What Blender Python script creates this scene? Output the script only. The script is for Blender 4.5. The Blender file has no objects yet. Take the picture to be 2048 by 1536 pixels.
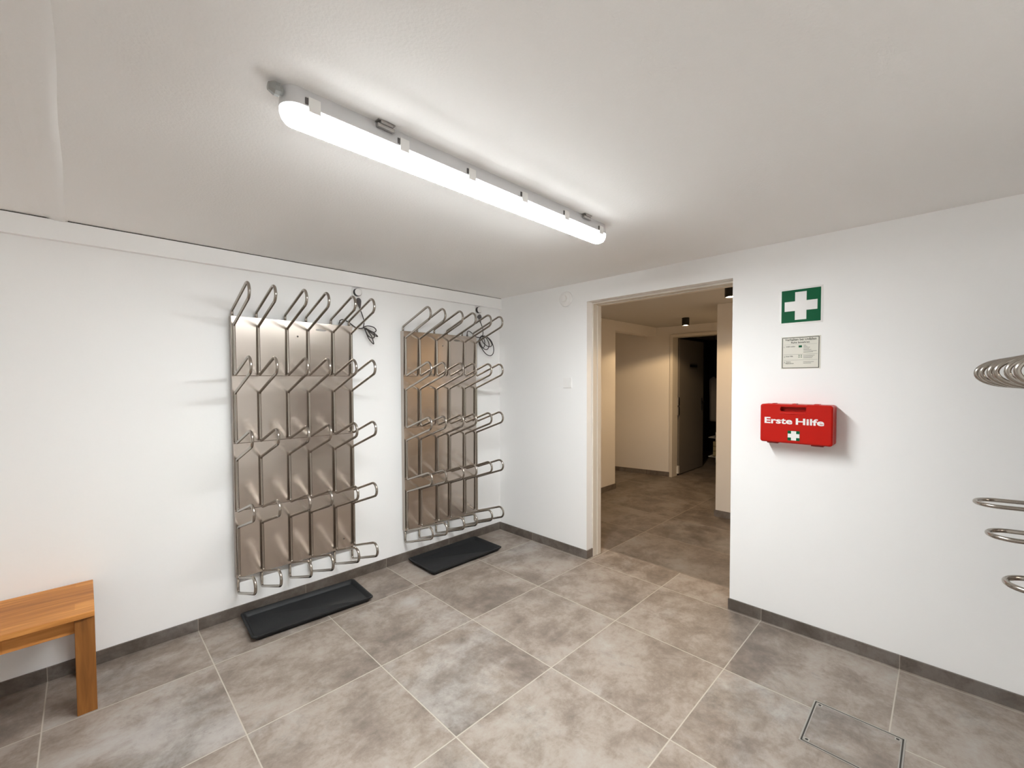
import bpy, bmesh, math, random
from mathutils import Vector, Matrix, Euler

S = bpy.context.scene
COL = S.collection

# ------------------------------------------------------------------ camera
YAW, PITCH, ROLL = 0.80566, -0.02911, -0.00507
F_PX, CX, CY = 862.05, 994.30, 786.23
CAM = Vector((-2.87063, -2.95635, 1.42626))
cd = bpy.data.cameras.new('camera')
cam = bpy.data.objects.new('camera', cd)
COL.objects.link(cam)
S.camera = cam
fw = Vector((math.cos(YAW)*math.cos(PITCH), math.sin(YAW)*math.cos(PITCH), math.sin(PITCH)))
rt = Vector((math.sin(YAW), -math.cos(YAW), 0.0))
up = rt.cross(fw)
c_, s_ = math.cos(ROLL), math.sin(ROLL)
r2 = rt*c_ + up*s_
u2 = -rt*s_ + up*c_
m = Matrix((r2, u2, -fw)).transposed().to_4x4()
m.translation = CAM
cam.matrix_world = m
cd.sensor_fit = 'HORIZONTAL'
cd.sensor_width = 36.0
cd.lens = F_PX/2048*36.0
cd.shift_x = (1024-CX)/2048
cd.shift_y = (CY-768)/2048
cd.clip_start = 0.02
cd.clip_end = 60

# ------------------------------------------------------------------ world, exposure
w = bpy.data.worlds.new('world')
S.world = w
w.use_nodes = True
w.node_tree.nodes['Background'].inputs[0].default_value = (0.02, 0.02, 0.02, 1)
w.node_tree.nodes['Background'].inputs[1].default_value = 0.0
S.view_settings.view_transform = 'Standard'
S.view_settings.look = 'None'
S.view_settings.exposure = 3.07
S.view_settings.gamma = 1.0
S.view_settings.use_curve_mapping = False
TUBE_LIGHT = 32.0       # emission of the fluorescent diffusers
SPOT_W = 5.0            # warm ceiling spots in the corridor
try:
    S.cycles.max_bounces = 14
    S.cycles.diffuse_bounces = 12
    S.cycles.glossy_bounces = 6
    S.cycles.sample_clamp_indirect = 6.0
    S.cycles.caustics_reflective = False
    S.cycles.caustics_refractive = False
except Exception:
    pass

H = 2.2004              # ceiling height
GX, GY, T = -0.0269, -0.4224, 0.6   # tile lattice: lines x = GX-kT, y = GY-kT

# ------------------------------------------------------------------ materials
def mat(name):
    m = bpy.data.materials.new(name)
    m.use_nodes = True
    return m, m.node_tree.nodes, m.node_tree.links, m.node_tree.nodes['Principled BSDF']

def simple(name, col, rough=0.5, metal=0.0, spec=0.5, bump=0.0, bscale=60.0, var=0.0):
    m, N, L, P = mat(name)
    P.inputs['Base Color'].default_value = (*col, 1)
    P.inputs['Roughness'].default_value = rough
    P.inputs['Metallic'].default_value = metal
    P.inputs['Specular IOR Level'].default_value = spec
    tc = N.new('ShaderNodeTexCoord')
    nz = N.new('ShaderNodeTexNoise')
    nz.inputs['Scale'].default_value = bscale
    nz.inputs['Detail'].default_value = 4
    L.new(tc.outputs['Object'], nz.inputs['Vector'])
    if bump:
        b = N.new('ShaderNodeBump')
        b.inputs['Strength'].default_value = bump
        b.inputs['Distance'].default_value = 0.002
        L.new(nz.outputs['Fac'], b.inputs['Height'])
        L.new(b.outputs['Normal'], P.inputs['Normal'])
    if var:
        mx = N.new('ShaderNodeMix'); mx.data_type = 'RGBA'
        mx.inputs['A'].default_value = (*[c*(1-var) for c in col], 1)
        mx.inputs['B'].default_value = (*[min(1, c*(1+var)) for c in col], 1)
        L.new(nz.outputs['Fac'], mx.inputs['Factor'])
        L.new(mx.outputs['Result'], P.inputs['Base Color'])
    return m

M = {}
M['wall'] = simple('wall_paint', (0.925, 0.922, 0.915), 0.7, spec=0.2, bump=0.12, bscale=90)
M['hallwall'] = simple('lamp_tinted_paint', (0.78, 0.74, 0.69), 0.7, spec=0.2, bump=0.1, bscale=90)  # the room's white paint, with the corridor's warm lamplight tinted into it
M['ceil'] = simple('ceiling_plaster', (0.93, 0.92, 0.905), 0.85, spec=0.1, bump=0.55, bscale=110)
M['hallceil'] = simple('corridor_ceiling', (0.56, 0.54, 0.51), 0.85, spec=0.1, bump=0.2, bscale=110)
M['whitepl'] = simple('white_plastic', (0.90, 0.89, 0.875), 0.4)
M['greypl'] = simple('grey_plastic', (0.33, 0.34, 0.33), 0.45)
M['lamphousing'] = simple('lamp_housing', (0.70, 0.70, 0.71), 0.4)
M['darkrubber'] = simple('cable_rubber', (0.035, 0.028, 0.026), 0.5)
M['plug'] = simple('plug_grey', (0.09, 0.08, 0.08), 0.5)
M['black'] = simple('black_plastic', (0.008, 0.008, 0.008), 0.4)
M['tray'] = simple('tray_plastic', (0.012, 0.013, 0.0145), 0.5, spec=0.3, bump=0.35, bscale=55, var=0.15)
M['frame'] = simple('door_frame_cream', (0.70, 0.65, 0.575), 0.45)
M['leaf'] = simple('door_leaf_grey', (0.17, 0.152, 0.132), 0.55, spec=0.2, bump=0.1, bscale=200)
M['green'] = simple('sign_green', (0.002, 0.105, 0.04), 0.45, spec=0.12)
M['signwhite'] = simple('sign_white', (0.80, 0.79, 0.77), 0.3)
M['paper'] = simple('notice_paper', (0.72, 0.70, 0.62), 0.4)
M['ink'] = simple('notice_ink', (0.05, 0.055, 0.035), 0.5)
M['red'] = simple('kit_red', (0.47, 0.008, 0.003), 0.36, spec=0.22, bump=0.05, bscale=200)
M['redin'] = simple('kit_red_dark', (0.22, 0.006, 0.004), 0.5)
M['gold'] = simple('bracket_steel', (0.50, 0.48, 0.46), 0.35, metal=1.0)
M['gap'] = simple('joint_shadow', (0.05, 0.045, 0.04), 0.9)
M['edging'] = simple('edging_steel', (0.42, 0.40, 0.37), 0.4, metal=0.7)
M['cloth'] = simple('cloth_grey', (0.13, 0.122, 0.115), 0.9, bump=0.4, bscale=80)
M['crate'] = simple('crate_wood', (0.38, 0.32, 0.18), 0.7, var=0.3, bscale=20)
M['wire'] = simple('wire_white', (0.75, 0.74, 0.72), 0.4)

def emis(name, col, st, down=False):
    m, N, L, P = mat(name)
    P.inputs['Base Color'].default_value = (0.8, 0.8, 0.8, 1)
    P.inputs['Emission Color'].default_value = (*col, 1)
    P.inputs['Emission Strength'].default_value = st
    if down:    # the LEDs behind the opal cover aim downwards: its flanks give off less light
        geo = N.new('ShaderNodeNewGeometry'); sep = N.new('ShaderNodeSeparateXYZ')
        L.new(geo.outputs['Normal'], sep.inputs[0])
        mr = N.new('ShaderNodeMapRange')
        mr.inputs['From Min'].default_value = 0.0; mr.inputs['From Max'].default_value = -1.0
        L.new(sep.outputs['Z'], mr.inputs['Value'])
        pw = N.new('ShaderNodeMath'); pw.operation = 'POWER'; pw.inputs[1].default_value = 5.0
        L.new(mr.outputs['Result'], pw.inputs[0])
        ma = N.new('ShaderNodeMath'); ma.operation = 'MULTIPLY_ADD'
        ma.inputs[1].default_value = st*0.978; ma.inputs[2].default_value = st*0.022
        L.new(pw.outputs[0], ma.inputs[0])
        L.new(ma.outputs[0], P.inputs['Emission Strength'])
    return m
M['tube_glow'] = emis('diffuser_glow', (0.957, 0.995, 1.0), TUBE_LIGHT, True)
M['spot_glow'] = emis('spot_glow', (1.0, 0.80, 0.55), 25.0)

def metal_mat(name, col, rough, brushed):
    m, N, L, P = mat(name)
    P.inputs['Metallic'].default_value = 1.0
    tc = N.new('ShaderNodeTexCoord')
    mp = N.new('ShaderNodeMapping')
    mp.inputs['Scale'].default_value = (1.0, 1.0, 260.0) if brushed else (30, 30, 30)
    L.new(tc.outputs['Object'], mp.inputs['Vector'])
    nz = N.new('ShaderNodeTexNoise'); nz.inputs['Scale'].default_value = 3.0; nz.inputs['Detail'].default_value = 5
    L.new(mp.outputs['Vector'], nz.inputs['Vector'])
    big = N.new('ShaderNodeTexNoise'); big.inputs['Scale'].default_value = 2.6; big.inputs['Detail'].default_value = 2
    L.new(tc.outputs['Object'], big.inputs['Vector'])
    mr = N.new('ShaderNodeMapRange')
    mr.inputs['From Min'].default_value = 0.3; mr.inputs['From Max'].default_value = 0.7
    mr.inputs['To Min'].default_value = rough*0.93; mr.inputs['To Max'].default_value = rough*1.08
    L.new(nz.outputs['Fac'], mr.inputs['Value'])
    L.new(mr.outputs['Result'], P.inputs['Roughness'])
    mx = N.new('ShaderNodeMix'); mx.data_type = 'RGBA'
    mx.inputs['A'].default_value = (*[c*0.97 for c in col], 1)
    mx.inputs['B'].default_value = (*[min(1, c*1.03) for c in col], 1)
    L.new(nz.outputs['Fac'], mx.inputs['Factor'])
    L.new(mx.outputs['Result'], P.inputs['Base Color'])
    if brushed:
        b = N.new('ShaderNodeBump'); b.inputs['Strength'].default_value = 0.25; b.inputs['Distance'].default_value = 0.008
        L.new(big.outputs['Fac'], b.inputs['Height'])
        b2 = N.new('ShaderNodeBump'); b2.inputs['Strength'].default_value = 0.02; b2.inputs['Distance'].default_value = 0.001
        L.new(nz.outputs['Fac'], b2.inputs['Height'])
        L.new(b.outputs['Normal'], b2.inputs['Normal'])
        L.new(b2.outputs['Normal'], P.inputs['Normal'])
    return m
M['steel'] = metal_mat('brushed_steel_sheet', (0.52, 0.462, 0.412), 0.225, True)
M['tubesteel'] = metal_mat('steel_tube', (0.40, 0.365, 0.325), 0.22, False)

def tile_mat(name, ox, oy, tx, ty, dark=1.0, grout_w=0.0022, grout=(0.50, 0.445, 0.375), warm=0.0):
    m, N, L, P = mat(name)
    geo = N.new('ShaderNodeNewGeometry')
    sep = N.new('ShaderNodeSeparateXYZ')
    L.new(geo.outputs['Position'], sep.inputs[0])
    def math_(op, a, b=None, clamp=False):
        n = N.new('ShaderNodeMath'); n.operation = op; n.use_clamp = clamp
        for i, v in enumerate((a, b)):
            if v is None: continue
            if isinstance(v, (int, float)): n.inputs[i].default_value = v
            else: L.new(v, n.inputs[i])
        return n.outputs[0]
    def axis(out, o, t):
        a = math_('DIVIDE', math_('SUBTRACT', out, o), t)
        fl = math_('FLOOR', a)
        fr = math_('SUBTRACT', a, fl)
        d = math_('MULTIPLY', math_('MINIMUM', fr, math_('SUBTRACT', 1.0, fr)), t)
        return fl, d
    fx, dx = axis(sep.outputs['X'], ox, tx)
    fy, dy = axis(sep.outputs['Y'], oy, ty)
    dm = math_('MINIMUM', dx, dy)
    # wobble the grout edge slightly
    mr = N.new('ShaderNodeMapRange')
    mr.inputs['From Min'].default_value = grout_w*0.7; mr.inputs['From Max'].default_value = grout_w*1.5
    mr.inputs['To Min'].default_value = 1.0; mr.inputs['To Max'].default_value = 0.0
    L.new(dm, mr.inputs['Value'])
    gmask = mr.outputs['Result']
    cv = N.new('ShaderNodeCombineXYZ')
    L.new(fx, cv.inputs[0]); L.new(fy, cv.inputs[1])
    wn = N.new('ShaderNodeTexWhiteNoise'); wn.noise_dimensions = '3D'
    L.new(cv.outputs[0], wn.inputs['Vector'])
    off = N.new('ShaderNodeVectorMath'); off.operation = 'SCALE'; off.inputs['Scale'].default_value = 37.0
    L.new(wn.outputs['Color'], off.inputs[0])
    ad = N.new('ShaderNodeVectorMath'); ad.operation = 'ADD'
    L.new(geo.outputs['Position'], ad.inputs[0]); L.new(off.outputs['Vector'], ad.inputs[1])
    def noise(scale, detail, rough, dist=0.0, vec=None, sx=1.0):
        n = N.new('ShaderNodeTexNoise')
        n.inputs['Scale'].default_value = scale; n.inputs['Detail'].default_value = detail
        n.inputs['Roughness'].default_value = rough; n.inputs['Distortion'].default_value = dist
        mpn = N.new('ShaderNodeMapping'); mpn.inputs['Scale'].default_value = (sx, 1.0, 1.0)
        L.new(vec or ad.outputs['Vector'], mpn.inputs['Vector'])
        L.new(mpn.outputs['Vector'], n.inputs['Vector'])
        return n.outputs['Fac']
    big = noise(2.1, 8, 0.60, 0.15)
    mid = noise(7.5, 9, 0.72, 0.25, sx=0.8)
    fine = noise(46, 6, 0.70)
    ramp = N.new('ShaderNodeValToRGB')
    e = ramp.color_ramp.elements
    e[0].position = 0.30; e[0].color = (0.165*dark, 0.134*dark, 0.110*dark, 1)
    e[1].position = 0.72; e[1].color = (0.40*dark, 0.366*dark, 0.335*dark, 1)
    k = e.new(0.45); k.color = (0.262*dark, 0.214*dark, 0.180*dark, 1)
    k = e.new(0.55); k.color = (0.345*dark, 0.292*dark, 0.252*dark, 1)
    s1 = math_('ADD', math_('MULTIPLY', math_('SUBTRACT', big, 0.5), 0.62), math_('ADD', math_('MULTIPLY', math_('SUBTRACT', mid, 0.5), 0.80), 0.5))
    s2 = math_('ADD', s1, math_('MULTIPLY', math_('SUBTRACT', fine, 0.5), 0.22))
    s3 = math_('ADD', s2, math_('MULTIPLY', math_('SUBTRACT', wn.outputs['Value'], 0.5), 0.05))
    L.new(s3, ramp.inputs['Fac'])
    def mask(n_, lo, hi, top):
        q = N.new('ShaderNodeMapRange')
        q.inputs['From Min'].default_value = lo; q.inputs['From Max'].default_value = hi
        q.inputs['To Min'].default_value = 0.0; q.inputs['To Max'].default_value = top
        L.new(n_, q.inputs['Value'])
        return q.outputs['Result']
    def mix(fac, a_, col):
        q = N.new('ShaderNodeMix'); q.data_type = 'RGBA'
        L.new(fac, q.inputs['Factor']); L.new(a_, q.inputs['A'])
        q.inputs['B'].default_value = (*col, 1)
        return q.outputs['Result']
    # pale cement bloom and dark cloudy stains printed on the tiles
    bl = noise(1.25, 6, 0.62, 0.1, sx=0.7)
    bl2 = math_('ADD', bl, math_('MULTIPLY', math_('SUBTRACT', mid, 0.5), 0.30))
    c1 = mix(mask(bl2, 0.555, 0.70, 0.48), ramp.outputs['Color'], (0.46*dark, 0.445*dark, 0.435*dark))
    st = noise(1.7, 9, 0.72, 0.3, sx=1.3)
    st2 = math_('ADD', st, math_('MULTIPLY', math_('SUBTRACT', fine, 0.5), 0.25))
    c2 = mix(mask(st2, 0.515, 0.70, 0.80), c1, (0.120*dark, 0.096*dark, 0.079*dark))
    # small dark scuffs
    sc = noise(11.0, 9, 0.80, 0.4, sx=0.6)
    c3 = mix(mask(sc, 0.60, 0.74, 0.55), c2, (0.085*dark, 0.068*dark, 0.056*dark))
    class _O: pass
    mx0 = _O(); mx0.outputs = {'Result': c3}
    mx = N.new('ShaderNodeMix'); mx.data_type = 'RGBA'
    L.new(gmask, mx.inputs['Factor'])
    L.new(mx0.outputs['Result'], mx.inputs['A'])
    mx.inputs['B'].default_value = (*grout, 1)
    L.new(mx.outputs['Result'], P.inputs['Base Color'])
    rr = N.new('ShaderNodeMapRange')
    rr.inputs['To Min'].default_value = 0.38; rr.inputs['To Max'].default_value = 0.60
    L.new(mid, rr.inputs['Value'])
    L.new(rr.outputs['Result'], P.inputs['Roughness'])
    P.inputs['Specular IOR Level'].default_value = 0.4
    bp = N.new('ShaderNodeBump'); bp.inputs['Strength'].default_value = 0.25; bp.inputs['Distance'].default_value = 0.0015
    hh = math_('SUBTRACT', math_('MULTIPLY', fine, 0.3), gmask)
    L.new(hh, bp.inputs['Height'])
    L.new(bp.outputs['Normal'], P.inputs['Normal'])
    return m
M['tile'] = tile_mat('floor_tile', GX, GY, T, T, dark=0.96, grout=(0.47, 0.42, 0.36))
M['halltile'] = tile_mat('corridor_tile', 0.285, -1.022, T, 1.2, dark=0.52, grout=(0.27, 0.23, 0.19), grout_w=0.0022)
M['skirt'] = tile_mat('skirting_tile', GX, GY, T, T, dark=0.50, grout=(0.32, 0.28, 0.24), grout_w=0.0014)
M['covertile'] = tile_mat('cover_tile', 5.3, 5.1, 20, 20, dark=0.94)

def wood_mat(name, sc, upright=False, g=1.0):
    m, N, L, P = mat(name)
    tc = N.new('ShaderNodeTexCoord')
    mp = N.new('ShaderNodeMapping'); mp.inputs['Scale'].default_value = sc
    L.new(tc.outputs['Object'], mp.inputs['Vector'])
    nz = N.new('ShaderNodeTexNoise'); nz.inputs['Scale'].default_value = 3.5; nz.inputs['Detail'].default_value = 7
    nz.inputs['Distortion'].default_value = 0.5
    L.new(mp.outputs['Vector'], nz.inputs['Vector'])
    br = N.new('ShaderNodeTexBrick')
    br.offset = 0.37; br.squash = 1.0
    br.inputs['Scale'].default_value = 1.0
    br.inputs['Mortar Size'].default_value = 0.0
    br.inputs['Brick Width'].default_value = 0.33; br.inputs['Row Height'].default_value = 0.072
    br.inputs['Color1'].default_value = (0.40, 0.40, 0.40, 1); br.inputs['Color2'].default_value = (1, 1, 1, 1)
    if upright: br.inputs['Row Height'].default_value = 5.0; br.inputs['Brick Width'].default_value = 5.0
    L.new(tc.outputs['Object'], br.inputs['Vector'])
    ramp = N.new('ShaderNodeValToRGB')
    e = ramp.color_ramp.elements
    e[0].position = 0.25; e[0].color = (0.22*g, 0.080*g, 0.020*g, 1)
    e[1].position = 0.75; e[1].color = (0.62*g, 0.29*g, 0.085*g, 1)
    k = e.new(0.5); k.color = (0.40*g, 0.160*g, 0.040*g, 1)
    ad = N.new('ShaderNodeMath'); ad.operation = 'MULTIPLY_ADD'
    ad.inputs[1].default_value = 0.55; 
    L.new(nz.outputs['Fac'], ad.inputs[0])
    m2 = N.new('ShaderNodeMath'); m2.operation = 'MULTIPLY'; m2.inputs[1].default_value = 0.34
    sepc = N.new('ShaderNodeSeparateColor'); L.new(br.outputs['Color'], sepc.inputs[0])
    L.new(sepc.outputs[0], m2.inputs[0])
    L.new(m2.outputs[0], ad.inputs[2])
    L.new(ad.outputs[0], ramp.inputs['Fac'])
    L.new(ramp.outputs['Color'], P.inputs['Base Color'])
    P.inputs['Roughness'].default_value = 0.5
    P.inputs['Specular IOR Level'].default_value = 0.25
    return m
M['wood'] = wood_mat('oiled_wood', (1.2, 14.0, 14.0), False, 1.25)
M['woodleg'] = wood_mat('oiled_wood_upright', (16.0, 16.0, 1.4), True, 0.72)  # same wood as the seat, darkened: weaker light on the legs painted in

# ------------------------------------------------------------------ helpers
def link(name, me, m=None, parent=None, smooth=False):
    o = bpy.data.objects.new(name, me)
    COL.objects.link(o)
    if m is not None:
        for mm in (m if isinstance(m, (list, tuple)) else [m]):
            me.materials.append(mm)
    if parent is not None:
        o.parent = parent
    if smooth:
        for p in me.polygons: p.use_smooth = True
    return o

def fin(name, bm, m=None, parent=None, smooth=False):
    me = bpy.data.meshes.new(name)
    bmesh.ops.recalc_face_normals(bm, faces=bm.faces[:])
    bm.to_mesh(me); bm.free()
    return link(name, me, m, parent, smooth)

def add_box(bm, x0, x1, y0, y1, z0, z1, bev=0.0, seg=2, mi=0):
    v = [bm.verts.new(p) for p in ((x0,y0,z0),(x1,y0,z0),(x1,y1,z0),(x0,y1,z0),(x0,y0,z1),(x1,y0,z1),(x1,y1,z1),(x0,y1,z1))]
    fs = [bm.faces.new([v[i] for i in q]) for q in ((0,3,2,1),(4,5,6,7),(0,1,5,4),(1,2,6,5),(2,3,7,6),(3,0,4,7))]
    for f in fs: f.material_index = mi
    if bev:
        es = list({e for f in fs for e in f.edges})
        bmesh.ops.bevel(bm, geom=es, offset=bev, segments=seg, profile=0.5, affect='EDGES')

def box(name, x0, x1, y0, y1, z0, z1, m, parent=None, bev=0.0, seg=2):
    bm = bmesh.new()
    add_box(bm, min(x0,x1), max(x0,x1), min(y0,y1), max(y0,y1), min(z0,z1), max(z0,z1), bev, seg)
    return fin(name, bm, m, parent)

def boxes(name, L_, m, parent=None, bev=0.0):
    bm = bmesh.new()
    for b in L_: add_box(bm, *b, bev)
    return fin(name, bm, m, parent)

def round_path(pts, radii, n=7):
    """polyline with filleted corners"""
    out = [Vector(pts[0])]
    for i in range(1, len(pts)-1):
        a, b, c = Vector(pts[i-1]), Vector(pts[i]), Vector(pts[i+1])
        r = radii[i] if isinstance(radii, (list, tuple)) else radii
        d1 = (a-b); d2 = (c-b)
        l1, l2 = d1.length, d2.length
        d1.normalize(); d2.normalize()
        ang = d1.angle(d2)
        t = min(r/math.tan(ang/2), l1*0.499, l2*0.499)
        rr = t*math.tan(ang/2)
        ctr = b + (d1+d2).normalized()*(rr/math.sin(ang/2))
        p1 = b+d1*t; p2 = b+d2*t
        v1 = p1-ctr; v2 = p2-ctr
        th = v1.angle(v2)
        for k in range(n+1):
            q = k/n
            v = (v1*math.sin((1-q)*th)+v2*math.sin(q*th))/math.sin(th) if th > 1e-4 else v1
            out.append(ctr+v)
    out.append(Vector(pts[-1]))
    return out

def add_tube(bm, path, r, seg=12, cap=True):
    n = len(path)
    tang = []
    for i in range(n):
        a = path[max(0, i-1)]; b = path[min(n-1, i+1)]
        tang.append((b-a).normalized())
    t0 = tang[0]
    ref = Vector((1,0,0)) if abs(t0.x) < 0.9 else Vector((0,1,0))
    nrm = (ref - t0*ref.dot(t0)).normalized()
    rings = []
    for i in range(n):
        t = tang[i]
        nrm = (nrm - t*nrm.dot(t)).normalized()
        bn = t.cross(nrm)
        rr = r[i] if isinstance(r, (list, tuple)) else r
        rings.append([bm.verts.new(path[i] + (nrm*math.cos(2*math.pi*k/seg)+bn*math.sin(2*math.pi*k/seg))*rr) for k in range(seg)])
    for i in range(n-1):
        for k in range(seg):
            bm.faces.new((rings[i][k], rings[i][(k+1)%seg], rings[i+1][(k+1)%seg], rings[i+1][k]))
    if cap:
        bm.faces.new(rings[0][::-1]); bm.faces.new(rings[-1])

def tube(name, path, r, m, parent=None, seg=12):
    bm = bmesh.new(); add_tube(bm, [Vector(p) for p in path], r, seg)
    return fin(name, bm, m, parent, True)

def smooth_curve(pts, n=8):
    """Catmull-Rom through points"""
    P = [Vector(p) for p in pts]
    P = [P[0]*2-P[1]] + P + [P[-1]*2-P[-2]]
    out = []
    for i in range(1, len(P)-2):
        for k in range(n):
            t = k/n
            p0, p1, p2, p3 = P[i-1], P[i], P[i+1], P[i+2]
            out.append(0.5*((2*p1)+(p2-p0)*t+(2*p0-5*p1+4*p2-p3)*t*t+(3*p1-p0-3*p2+p3)*t*t*t))
    out.append(P[-2])
    return out

def add_lathe(bm, prof, axis, origin, seg=32, cap0=True, cap1=True):
    """prof: list of (r, h); axis unit vector"""
    ax = Vector(axis).normalized()
    ref = Vector((0,0,1)) if abs(ax.z) < 0.9 else Vector((1,0,0))
    u = ax.cross(ref).normalized(); v = ax.cross(u)
    O = Vector(origin)
    rings = [[bm.verts.new(O+ax*h+(u*math.cos(2*math.pi*k/seg)+v*math.sin(2*math.pi*k/seg))*max(r,1e-5)) for k in range(seg)] for r, h in prof]
    for i in range(len(rings)-1):
        for k in range(seg):
            bm.faces.new((rings[i][k], rings[i][(k+1)%seg], rings[i+1][(k+1)%seg], rings[i+1][k]))
    if cap0: bm.faces.new(rings[0][::-1])
    if cap1: bm.faces.new(rings[-1])

def lathe(name, prof, axis, origin, m, parent=None, seg=32, smooth=True):
    bm = bmesh.new(); add_lathe(bm, prof, axis, origin, seg)
    o = fin(name, bm, m, parent, smooth)
    return o

def autosmooth(o, deg=35):
    me = o.data
    bm = bmesh.new(); bm.from_mesh(me)
    for f in bm.faces: f.smooth = True
    lim = math.radians(deg)
    for e in bm.edges:
        if len(e.link_faces) == 2 and e.calc_face_angle(0) > lim: e.smooth = False
    bm.to_mesh(me); bm.free()

def tag(o, label, cat, group=None):
    o['label'] = label; o['category'] = cat
    if group: o['group'] = group
    return o

def structure(o):
    o['kind'] = 'structure'
    return o

def empty(name, loc=(0,0,0)):
    o = bpy.data.objects.new(name, None)
    o.empty_display_size = 0.05
    COL.objects.link(o); o.location = loc
    return o

def shift(o, v):
    """move the mesh data so that the parent's origin stays the base"""
    o.data.transform(Matrix.Translation(Vector(v)))

def text_bm(bm, s, size, offset=0.0, sx=1.0, width=None, align='LEFT', extrude=0.0):
    """append filled text to bm, lying in the local XY plane; returns width"""
    cu = bpy.data.curves.new('lettering', 'FONT')
    cu.body = s; cu.size = size; cu.offset = offset; cu.extrude = extrude
    cu.resolution_u = 3
    o = bpy.data.objects.new('lettering', cu)
    COL.objects.link(o)
    bpy.context.view_layer.update()
    dg = bpy.context.evaluated_depsgraph_get()
    me = bpy.data.meshes.new_from_object(o.evaluated_get(dg))
    bpy.data.objects.remove(o); bpy.data.curves.remove(cu)
    xs = [v.co.x for v in me.vertices]
    w0 = max(xs)-min(xs) if xs else 1
    x0 = min(xs) if xs else 0
    k = (width/w0) if width else sx
    for v in me.vertices: v.co.x = (v.co.x-x0)*k
    W = w0*k
    if align == 'CENTER':
        for v in me.vertices: v.co.x -= W/2
    tmp = bmesh.new(); tmp.from_mesh(me)
    return tmp, me, W

# matrices: local XY drawing plane -> wall B (faces -x, reads towards -y)
def wallB(y, z, x):
    m = Matrix(((0,0,-1,0),(-1,0,0,0),(0,1,0,0),(0,0,0,1)))
    m.translation = Vector((x, y, z))
    return m

def put_text(name, s, size, mtx, m, parent, **k):
    tmp, me, W = text_bm(None, s, size, **k)
    tmp.free()
    me.transform(mtx)
    me.name = name
    me.materials.clear()
    return link(name, me, m, parent)

# ------------------------------------------------------------------ shell
XL, YF = -4.30, -3.43          # left and front extents
WT = 0.166                     # thickness of the wall with the doorway
DY0, DY1, DZ = -0.990, -2.046, 2.044

bm = bmesh.new()
def quad(bm, pts, mi=0):
    f = bm.faces.new([bm.verts.new(p) for p in pts]); f.material_index = mi; return f
quad(bm, [(XL-0.1,-3.9,0),(0.275,-3.9,0),(0.275,1.6,0),(XL-0.1,1.6,0)], 0)
quad(bm, [(0.275,-3.9,0),(7.0,-3.9,0),(7.0,1.6,0),(0.275,1.6,0)], 1)
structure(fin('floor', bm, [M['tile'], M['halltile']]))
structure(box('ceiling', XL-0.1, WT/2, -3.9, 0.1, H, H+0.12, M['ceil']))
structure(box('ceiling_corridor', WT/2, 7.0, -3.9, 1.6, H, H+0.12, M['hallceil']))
structure(box('wall_back', XL-0.1, WT-0.0005, 0.0, 0.12, 0, H, M['wall']))
bm = bmesh.new()
add_box(bm, 0, WT, DY0, 0.0, 0, H)
add_box(bm, 0, WT, -3.6, DY1, 0, H)
add_box(bm, 0, WT, DY1, DY0, DZ, H)
structure(fin('wall_right', bm, M['wall']))
structure(box('wall_left', XL-0.1, XL, -3.9, 0.0, 0, H, M['wall']))
bm = bmesh.new()   # wall behind the camera, carries the third rack; runs a little askew
def fy(x): return -3.41 + 0.0753*(x+0.18)
v = [(0.0, fy(0.0)), (XL, fy(XL)), (XL, fy(XL)-0.12), (0.0, fy(0.0)-0.12)]
b = [bm.verts.new((x, y, 0)) for x, y in v]; t = [bm.verts.new((x, y, H)) for x, y in v]
bm.faces.new(b); bm.faces.new(t[::-1])
for i in range(4): bm.faces.new((b[i], b[(i+1)%4], t[(i+1)%4], t[i]))
structure(fin('wall_front', bm, M['wall']))

# ceiling band on the back wall, with the fine crack at the ceiling
bm = bmesh.new()
add_box(bm, XL, 0.0, -0.034, 0.0, 2.101, H-0.006)
structure(fin('trim_1', bm, M['wall']))
bm = bmesh.new()
add_box(bm, XL, -0.0, -0.026, 0.0, H-0.0058, H-0.0002)
structure(fin('trim_2', bm, M['gap']))
# soft plastered ridge across the ceiling on the left
bm = bmesh.new()
prof = [(-2.990, 0.0), (-2.972, 0.003), (-2.958, 0.008), (-2.950, 0.010), (-2.940, 0.0095), (-2.925, 0.011), (-2.912, 0.008), (-2.904, 0.0)]
ys = [-3.75 + 3.745*i/24 for i in range(25)]
rows = []
for y in ys:
    wv = 0.004*math.sin(y*3.1)+0.003*math.sin(y*7.7+1)
    rows.append([bm.verts.new((x+wv, y, H+0.0005-h*(1+0.15*math.sin(y*5)))) for x, h in prof])
for i in range(len(rows)-1):
    for k in range(len(prof)-1):
        bm.faces.new((rows[i][k], rows[i][k+1], rows[i+1][k+1], rows[i+1][k]))
bm.faces.new(rows[-1]); bm.faces.new(rows[0][::-1])
structure(fin('trim_3', bm, M['ceil'], smooth=True))

# skirting tiles
def skirt(name, L_):
    structure(boxes(name, L_, M['skirt']))
SH = 0.066
skirt('baseboard_back', [(XL, 0.0, -0.010, 0.0, 0, SH)])
skirt('baseboard_right', [(-0.010, 0.0, DY0-0.010, -0.010, 0, SH), (0.0, 0.072, DY0-0.010, DY0, 0, SH), (-0.010, 0.0, -3.42, DY1+0.006, 0, SH)])

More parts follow.
